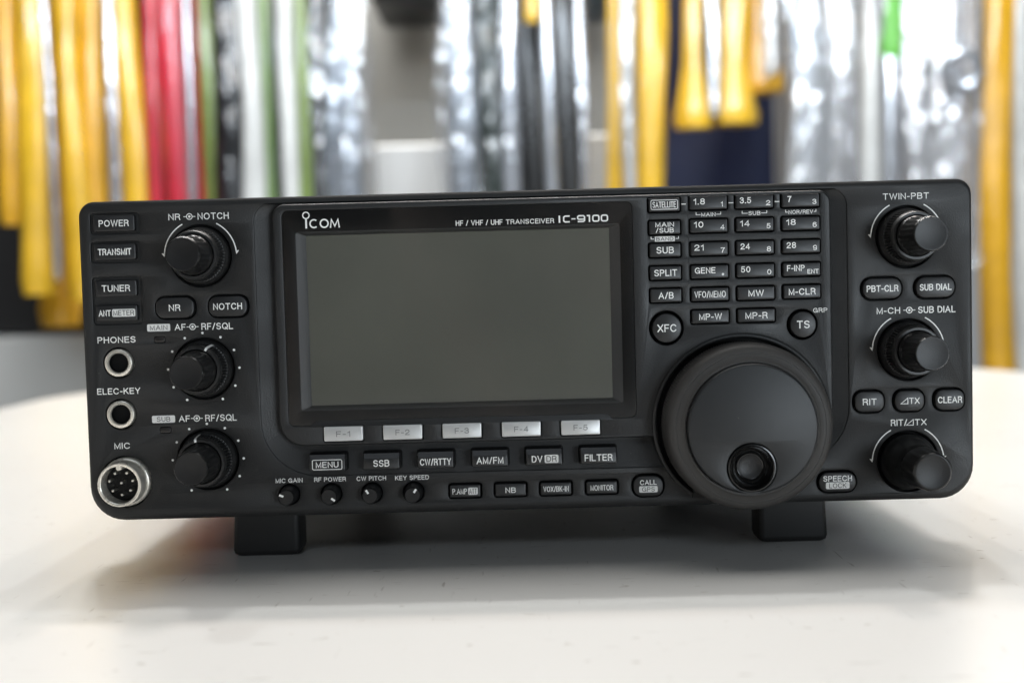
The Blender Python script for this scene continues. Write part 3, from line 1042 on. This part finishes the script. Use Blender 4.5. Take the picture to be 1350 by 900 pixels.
def box(name, x0, x1, y0, y1, z0, z1, mt, label=None, cat=None, bev=.004, parent=None, kind=None):
    b = MB(mt)
    cx, cy = (x0 + x1) / 2, (y0 + y1) / 2

    def ring(d, z):
        return [(x - cx, y - cy, z - z0) for x, y in rrect(cx, cy, x1 - x0 - 2 * d, y1 - y0 - 2 * d, bev, 3)]
    b.loft([ring(bev, z0), ring(0, z0 + bev), ring(0, z1 - bev), ring(bev, z1)], mt, cap0=True)
    o = b.build(name, parent, 1, (0, 0, 0), loc=(cx, cy, z0))
    return tag(o, label, cat, kind=kind)


box("shop_wall", -3.2, 3.2, 2.25, 2.35, -.74, 2.6, mat("grey_wall_paint", (.42, .42, .40), .7, var=(2, .06)), "plain grey shop wall behind the hanging packages", "wall")
box("display_plinth", -1.5, -.34, 1.74, 2.06, -.74, .03, mat("plinth_laminate", (.62, .62, .60), .5, var=(3, .05)), "low grey plinth behind the left end of the radio", "plinth")
box("display_stand", -1.45, -.60, 1.80, 2.04, .034, .86, mat("stand_black", (.006, .006, .007), .5), "black backing stand behind the yellow sleeved poles", "stand")
whitebox = mat("white_carton", (.74, .73, .71), .6, var=(6, .03))
box("carton", -.262, -.098, 1.76, 1.96, -.74, .373, whitebox, "tall white carton behind the radio, left of the shiny tubes", "carton")
box("carton", .125, .285, 1.80, 1.98, -.74, .388, whitebox, "tall white carton between the black tubes and the yellow pole", "carton")
box("wall_shelf", -.285, -.135, 1.98, 2.24, .70, .86, mat("shelf_black", (.012, .013, .016), .4), "black shelf box on the grey wall at the top edge", "shelf")
box("wall_shelf", .125, .24, 1.98, 2.24, .70, .86, mat("shelf_blue", (.05, .08, .11), .4), "dark blue box high on the wall beside the yellow pole", "box")
# dark blue perforated display panel
pb = mat("pegboard_blue", (.010, .014, .032), .45)
nt = pb.node_tree
tc = nt.nodes.new("ShaderNodeTexCoord")
vv = nt.nodes.new("ShaderNodeTexVoronoi")
vv.inputs["Scale"].default_value = 23
vv.inputs["Randomness"].default_value = 0
nt.links.new(tc.outputs["Object"], vv.inputs["Vector"])
rp = nt.nodes.new("ShaderNodeValToRGB")
rp.color_ramp.elements[0].position = .25
rp.color_ramp.elements[0].color = (.003, .003, .006, 1)
rp.color_ramp.elements[1].position = .34
rp.color_ramp.elements[1].color = (.016, .026, .088, 1)
nt.links.new(vv.outputs["Distance"], rp.inputs[0])
nt.links.new(rp.outputs[0], nt.nodes["Principled BSDF"].inputs["Base Color"])
box("pegboard", .285, .545, 1.96, 2.0, -.74, 1.1, pb, "dark blue perforated display board right of the yellow pole", "display board")
box("partition", .556, 1.7, 1.98, 2.04, -.74, 1.1, mat("partition_white", (.50, .50, .51), .55, var=(4, .05)), "white partition board behind the clear bags at the right", "partition")


LEAN = .28    # poles tipped back so their coats catch the added rack fill ...
FAN = 0       # ... and spread towards the top to look upright from the camera


def column(m, zt, zb, w, d, mt, seed, n=20, rings=34, wob=.12, flare=0, lean=0, taper=0):
    """a hanging sleeve: flattened tube with soft dents, optionally flared at the foot"""
    r = random.Random(seed)
    ph = [r.uniform(0, 6.28) for _ in range(8)]
    out = []
    for k in range(rings):
        t = k / (rings - 1)
        z = zt + (zb - zt) * t
        f = 1 - taper * (1 - t)
        if flare and t > .8:
            f *= 1 + flare * ((t - .8) / .2) ** 1.5
        if t > .985:
            f *= .8
        ring = []
        for i in range(n):
            a = 2 * PI * i / n
            q = 1 + wob * (math.sin(3 * a + ph[0] + 9 * t) * .5 + math.sin(2 * a + ph[1] - 5 * t) * .5 + .5 * math.sin(5 * a + ph[2] + 17 * t))
            sway = w * .10 * math.sin(6 * t + ph[3])
            ring.append((w / 2 * f * q * math.cos(a) + sway + lean * t + FAN * z, d / 2 * f * q * math.sin(a) + LEAN * z, z))
        out.append(ring)
    m.loft(out, mt, cap0=True)


def X(px):
    return -.912 + px * .0013557


def ZP(px, py):
    return .634 - py * .00134 - px * .000036


def hang_mat(name, base, rough=.34, coat=.5, bump=(22, .4, (1, 1, .14), .01), metal=0, var=(12, .18)):
    return mat(name, base, rough, metal=metal, coat=coat, coat_rough=.12, bump=bump, var=var)


yel = hang_mat("yellow_sleeve", (.74, .44, .025), bump=(16, .35, (1, 1, .12), .01))
yel2 = hang_mat("amber_sleeve", (.68, .36, .018), bump=(16, .35, (1, 1, .12), .01))
pale = hang_mat("pale_yellow_sleeve", (.68, .50, .14))
silv = hang_mat("silver_rod_and_glare", (.58, .60, .64), .22, metal=.7)
redm = hang_mat("red_sleeve", (.52, .022, .045), bump=(16, .35, (1, 1, .12), .01))
grn = hang_mat("olive_green_sleeve", (.17, .24, .06))
grn2 = hang_mat("fresh_green_sleeve", (.17, .27, .09))
wht = hang_mat("white_tube", (.60, .60, .58), .4)
blk = hang_mat("black_tube", (.008, .008, .008), .3, bump=(12, .2, (1, 1, .2), .01))
blkfoil = hang_mat("black_foil", (.012, .012, .013), .24, bump=(34, .8, (1, 1, .3), .02))
dgreen = hang_mat("dark_green_foil", (.022, .030, .026), .26, bump=(30, .8, (1, 1, .25), .02))
foil = hang_mat("silver_foil", (.27, .30, .34), .28, metal=.5, bump=(30, .8, (1, 1, .22), .02))
clear = film("clear_film", (.97, .97, .98), .20, .22, (30, .8), white=.2)
milky = film("milky_film", (.95, .95, .96), .42, .24, (24, .8), white=.45)

DY = 1.65
TOP = 1.02


def pole(px, wpx, zb, mt, label, group, y=DY, wrap=None, flare=0, cat="wrapped pole", name="wrapped_pole", depth=.8, wob=.12, zt=TOP, lean=0, seed=None):
    global FAN
    FAN = X(px) * LEAN / 2.05
    xp = X(px) * (y + .4025) / (DY + .4025)
    w = wpx * .0013557
    t = empty(name, (xp + FAN * (zb - .35), y + LEAN * (zb - .35), zb), label, cat, group)
    sd = seed if seed is not None else int(px * 7 + wpx)
    m = MB(mt)
    column(m, zt - zb, 0, w, w * depth, mt, sd, wob=wob, flare=flare, lean=lean)
    m.build("sleeve", t, 1, (0, 0, 0), smooth=60)
    if wrap:
        f = MB(wrap)
        column(f, zt - zb + .01, -.006, w * 1.3, w * depth * 1.35, wrap, sd + 5, wob=.2, lean=lean, rings=60)
        f.build("clear_wrapper", t, 1, (0, 0, 0), smooth=60)
    h = MB(silv)
    h.loft([[(.003 * math.cos(a * PI / 4) + FAN * z, .003 * math.sin(a * PI / 4) + LEAN * z, z) for a in range(8)] for z in (zt - zb - .01, zt - zb + .10)], silv, cap0=True)
    h.build("hanger", t, 1, (0, 0, 0))
    return t


g = "yellow sleeved poles hanging at the left"
pole(10, 30, ZP(0, 300), yel2, "amber pole at the far left edge, its end above the black stand", g, wrap=None)
pole(42, 34, ZP(40, 392), yel, "yellow pole second from the left edge, in front of the lowest one", g, y=1.62, flare=.3)
pole(72, 42, ZP(70, 434), yel2, "amber pole hanging lowest at the left, behind the film-wrapped ones", g, y=1.72, flare=.5)
pole(64, 9, ZP(60, 370), silv, "thin silver strip drawn for the glare between yellow poles at the left", g, y=1.60, wrap=clear)  # stands in for a glare streak on the yellow film
pole(95, 38, ZP(95, 400), yel, "plain yellow pole just left of the radio's top corner", g, y=1.66)
pole(122, 36, .20, yel2, "amber pole above the radio's left top corner", g, y=1.68)
pole(147, 12, .20, silv, "silver grey strip drawn for the glare between two yellow poles near the red packages", g, y=1.63, wrap=clear)  # another streak of film glare modelled as a rod
pole(171, 34, .20, yel, "yellow pole beside the red packages", g, y=1.66)
g = "red packages behind the radio"
pole(203, 20, .20, redm, "narrow red package next to the last yellow pole", g, y=1.66)
pole(232, 36, .20, redm, "widest red package, between two narrower red ones", g, y=1.63)
pole(249, 9, .20, silv, "thin grey rod in front of the red packages", g, y=1.58)
pole(264, 18, .20, redm, "red package beside the olive green one", g, y=1.67)
g = "coloured tubes left of the grey wall"
pole(277, 24, .20, grn, "olive green tube beside the red packages", g, y=1.66)
pole(302, 42, .20, blkfoil, "black foil package with bluish glints, left of the white tube", g, y=1.64)
pole(329, 30, .20, wht, "thick white tube beside the black foil package", g, y=1.63)
pole(351, 18, .20, grn2, "narrow green tube between two white tubes", g, y=1.66)
pole(365, 16, .20, blk, "narrow black tube left of the second white tube", g, y=1.68)
pole(382, 24, .20, wht, "second white tube, right of the narrow black one", g, y=1.65)
pole(399, 16, .20, grn, "narrow dull green tube beside the second white tube", g, y=1.64)
pole(420, 32, .20, blkfoil, "dark foil package beside the crumpled silver bag", g, y=1.66, wrap=clear)
pole(455, 46, .20, foil, "crumpled silver bag at the left of the grey wall", g, y=1.62, wrap=clear, depth=.5)
g = "dark and silver tubes in the middle"
pole(607, 38, .20, foil, "crumpled silver foil tube right of the white carton", g, y=1.60, wrap=clear, depth=.6)
pole(646, 42, .20, dgreen, "dark green foil tube between two silver ones", g, y=1.64)
pole(674, 22, .20, silv, "slim silver tube beside the dark green foil", g, y=1.62, wrap=clear)
pole(700, 34, .20, blk, "plain black tube left of the thin silver strip", g, y=1.66)
pole(723, 16, .20, silv, "thin silver strip between the two black tubes", g, y=1.62)
pole(746, 32, .20, blk, "plain black tube right of the thin silver strip", g, y=1.65)
pole(765, 14, .20, silv, "thin silver tube right of both black tubes", g, y=1.66, wrap=clear)
pole(703, 20, ZP(703, 28), yel, "short yellow end hanging above the black tube", g, y=1.60)
g = "yellow poles right of the middle"
pole(813, 26, .20, yel, "yellow pole left of the bright silver rod", g, y=1.66)
pole(829, 14, .20, wht, "bright silver white rod between two yellow poles", g, y=1.60, wrap=clear)
pole(857, 40, .20, yel, "broad yellow pole left of the blue display board", g, y=1.65)
g = "yellow poles over the blue board"
pole(917, 28, ZP(917, 170), yel, "yellow pole with flared end, leftmost over the blue board", g, y=1.64, flare=1.0)
pole(941, 15, ZP(941, 155), silv, "silver rod between two yellow poles on the blue board", g, y=1.62, wrap=clear)
pole(972, 36, ZP(970, 165), yel, "yellow pole with flared end in the middle of the blue board", g, y=1.64, flare=.9)
pole(1006, 40, ZP(1005, 118), yel2, "short amber pole at the right of the blue board", g, y=1.67, flare=.7)
pole(1017, 16, ZP(1015, 100), wht, "bright white rod hanging before the short amber pole", g, y=1.60, wrap=clear)
g = "clear bags at the right"
pole(1066, 46, .12, foil, "crumpled silvery bag right of the blue board", g, y=1.62, wrap=milky, depth=.4)
pole(1108, 44, .12, milky, "milky clear bag left of the grey tube", g, y=1.64, wrap=clear, depth=.4)
t = pole(1146, 28, .12, wht, "pale grey white tube left of the green label", g, y=1.66)
pole(1174, 26, .12, silv, "grey tube with a green label round its top", g, y=1.63)
FAN = X(1174) * LEAN / 2.05
gt = [o for o in col.objects if o.get('label') == "grey tube with a green label round its top"][0]
lb = MB(grn2)
column(lb, TOP - .12 + .004, ZP(1174, 78) - .12, 30 * .0013557, 26 * .0013557, mat("green_label", (.13, .46, .06), .45), 1174 * 7 + 26, wob=.05)
lb.mats = [mat("green_label_paper", (.13, .46, .06), .45)] * len(lb.mats)
lb.build("green_label", gt, 1, (0, 0, 0), smooth=60)
pole(1215, 50, .12, milky, "white crumpled bag right of the green label", g, y=1.66, wrap=clear, depth=.4)
t = pole(1258, 62, .12, milky, "wide clear bag holding a round grey part", g, y=1.64, wrap=clear, depth=.4)
rg = MB(silv)
FAN = X(1258) * LEAN / 2.05
tor = []
for k in range(28):
    a = 2 * PI * k / 28
    tor.append([(FAN * (ZP(1255, 95) - .12) + (.030 + .009 * math.cos(b * PI / 4)) * math.cos(a), -.035 + LEAN * (ZP(1255, 95) - .12) + .009 * math.sin(b * PI / 4), ZP(1255, 95) - .12 + (.030 + .009 * math.cos(b * PI / 4)) * math.sin(a)) for b in range(8)])
tor.append(tor[0])
rg.loft(tor, silv, cap1=False)
rg.build("round_part", t, 1, (0, 0, 0))
g = "yellow pole at the right edge"
pole(1316, 40, -.13, yel2, "amber yellow pole near the right edge beyond the table", None, y=1.62)
pole(1345, 26, -.13, wht, "white tube at the right edge of the view", None, y=1.66)
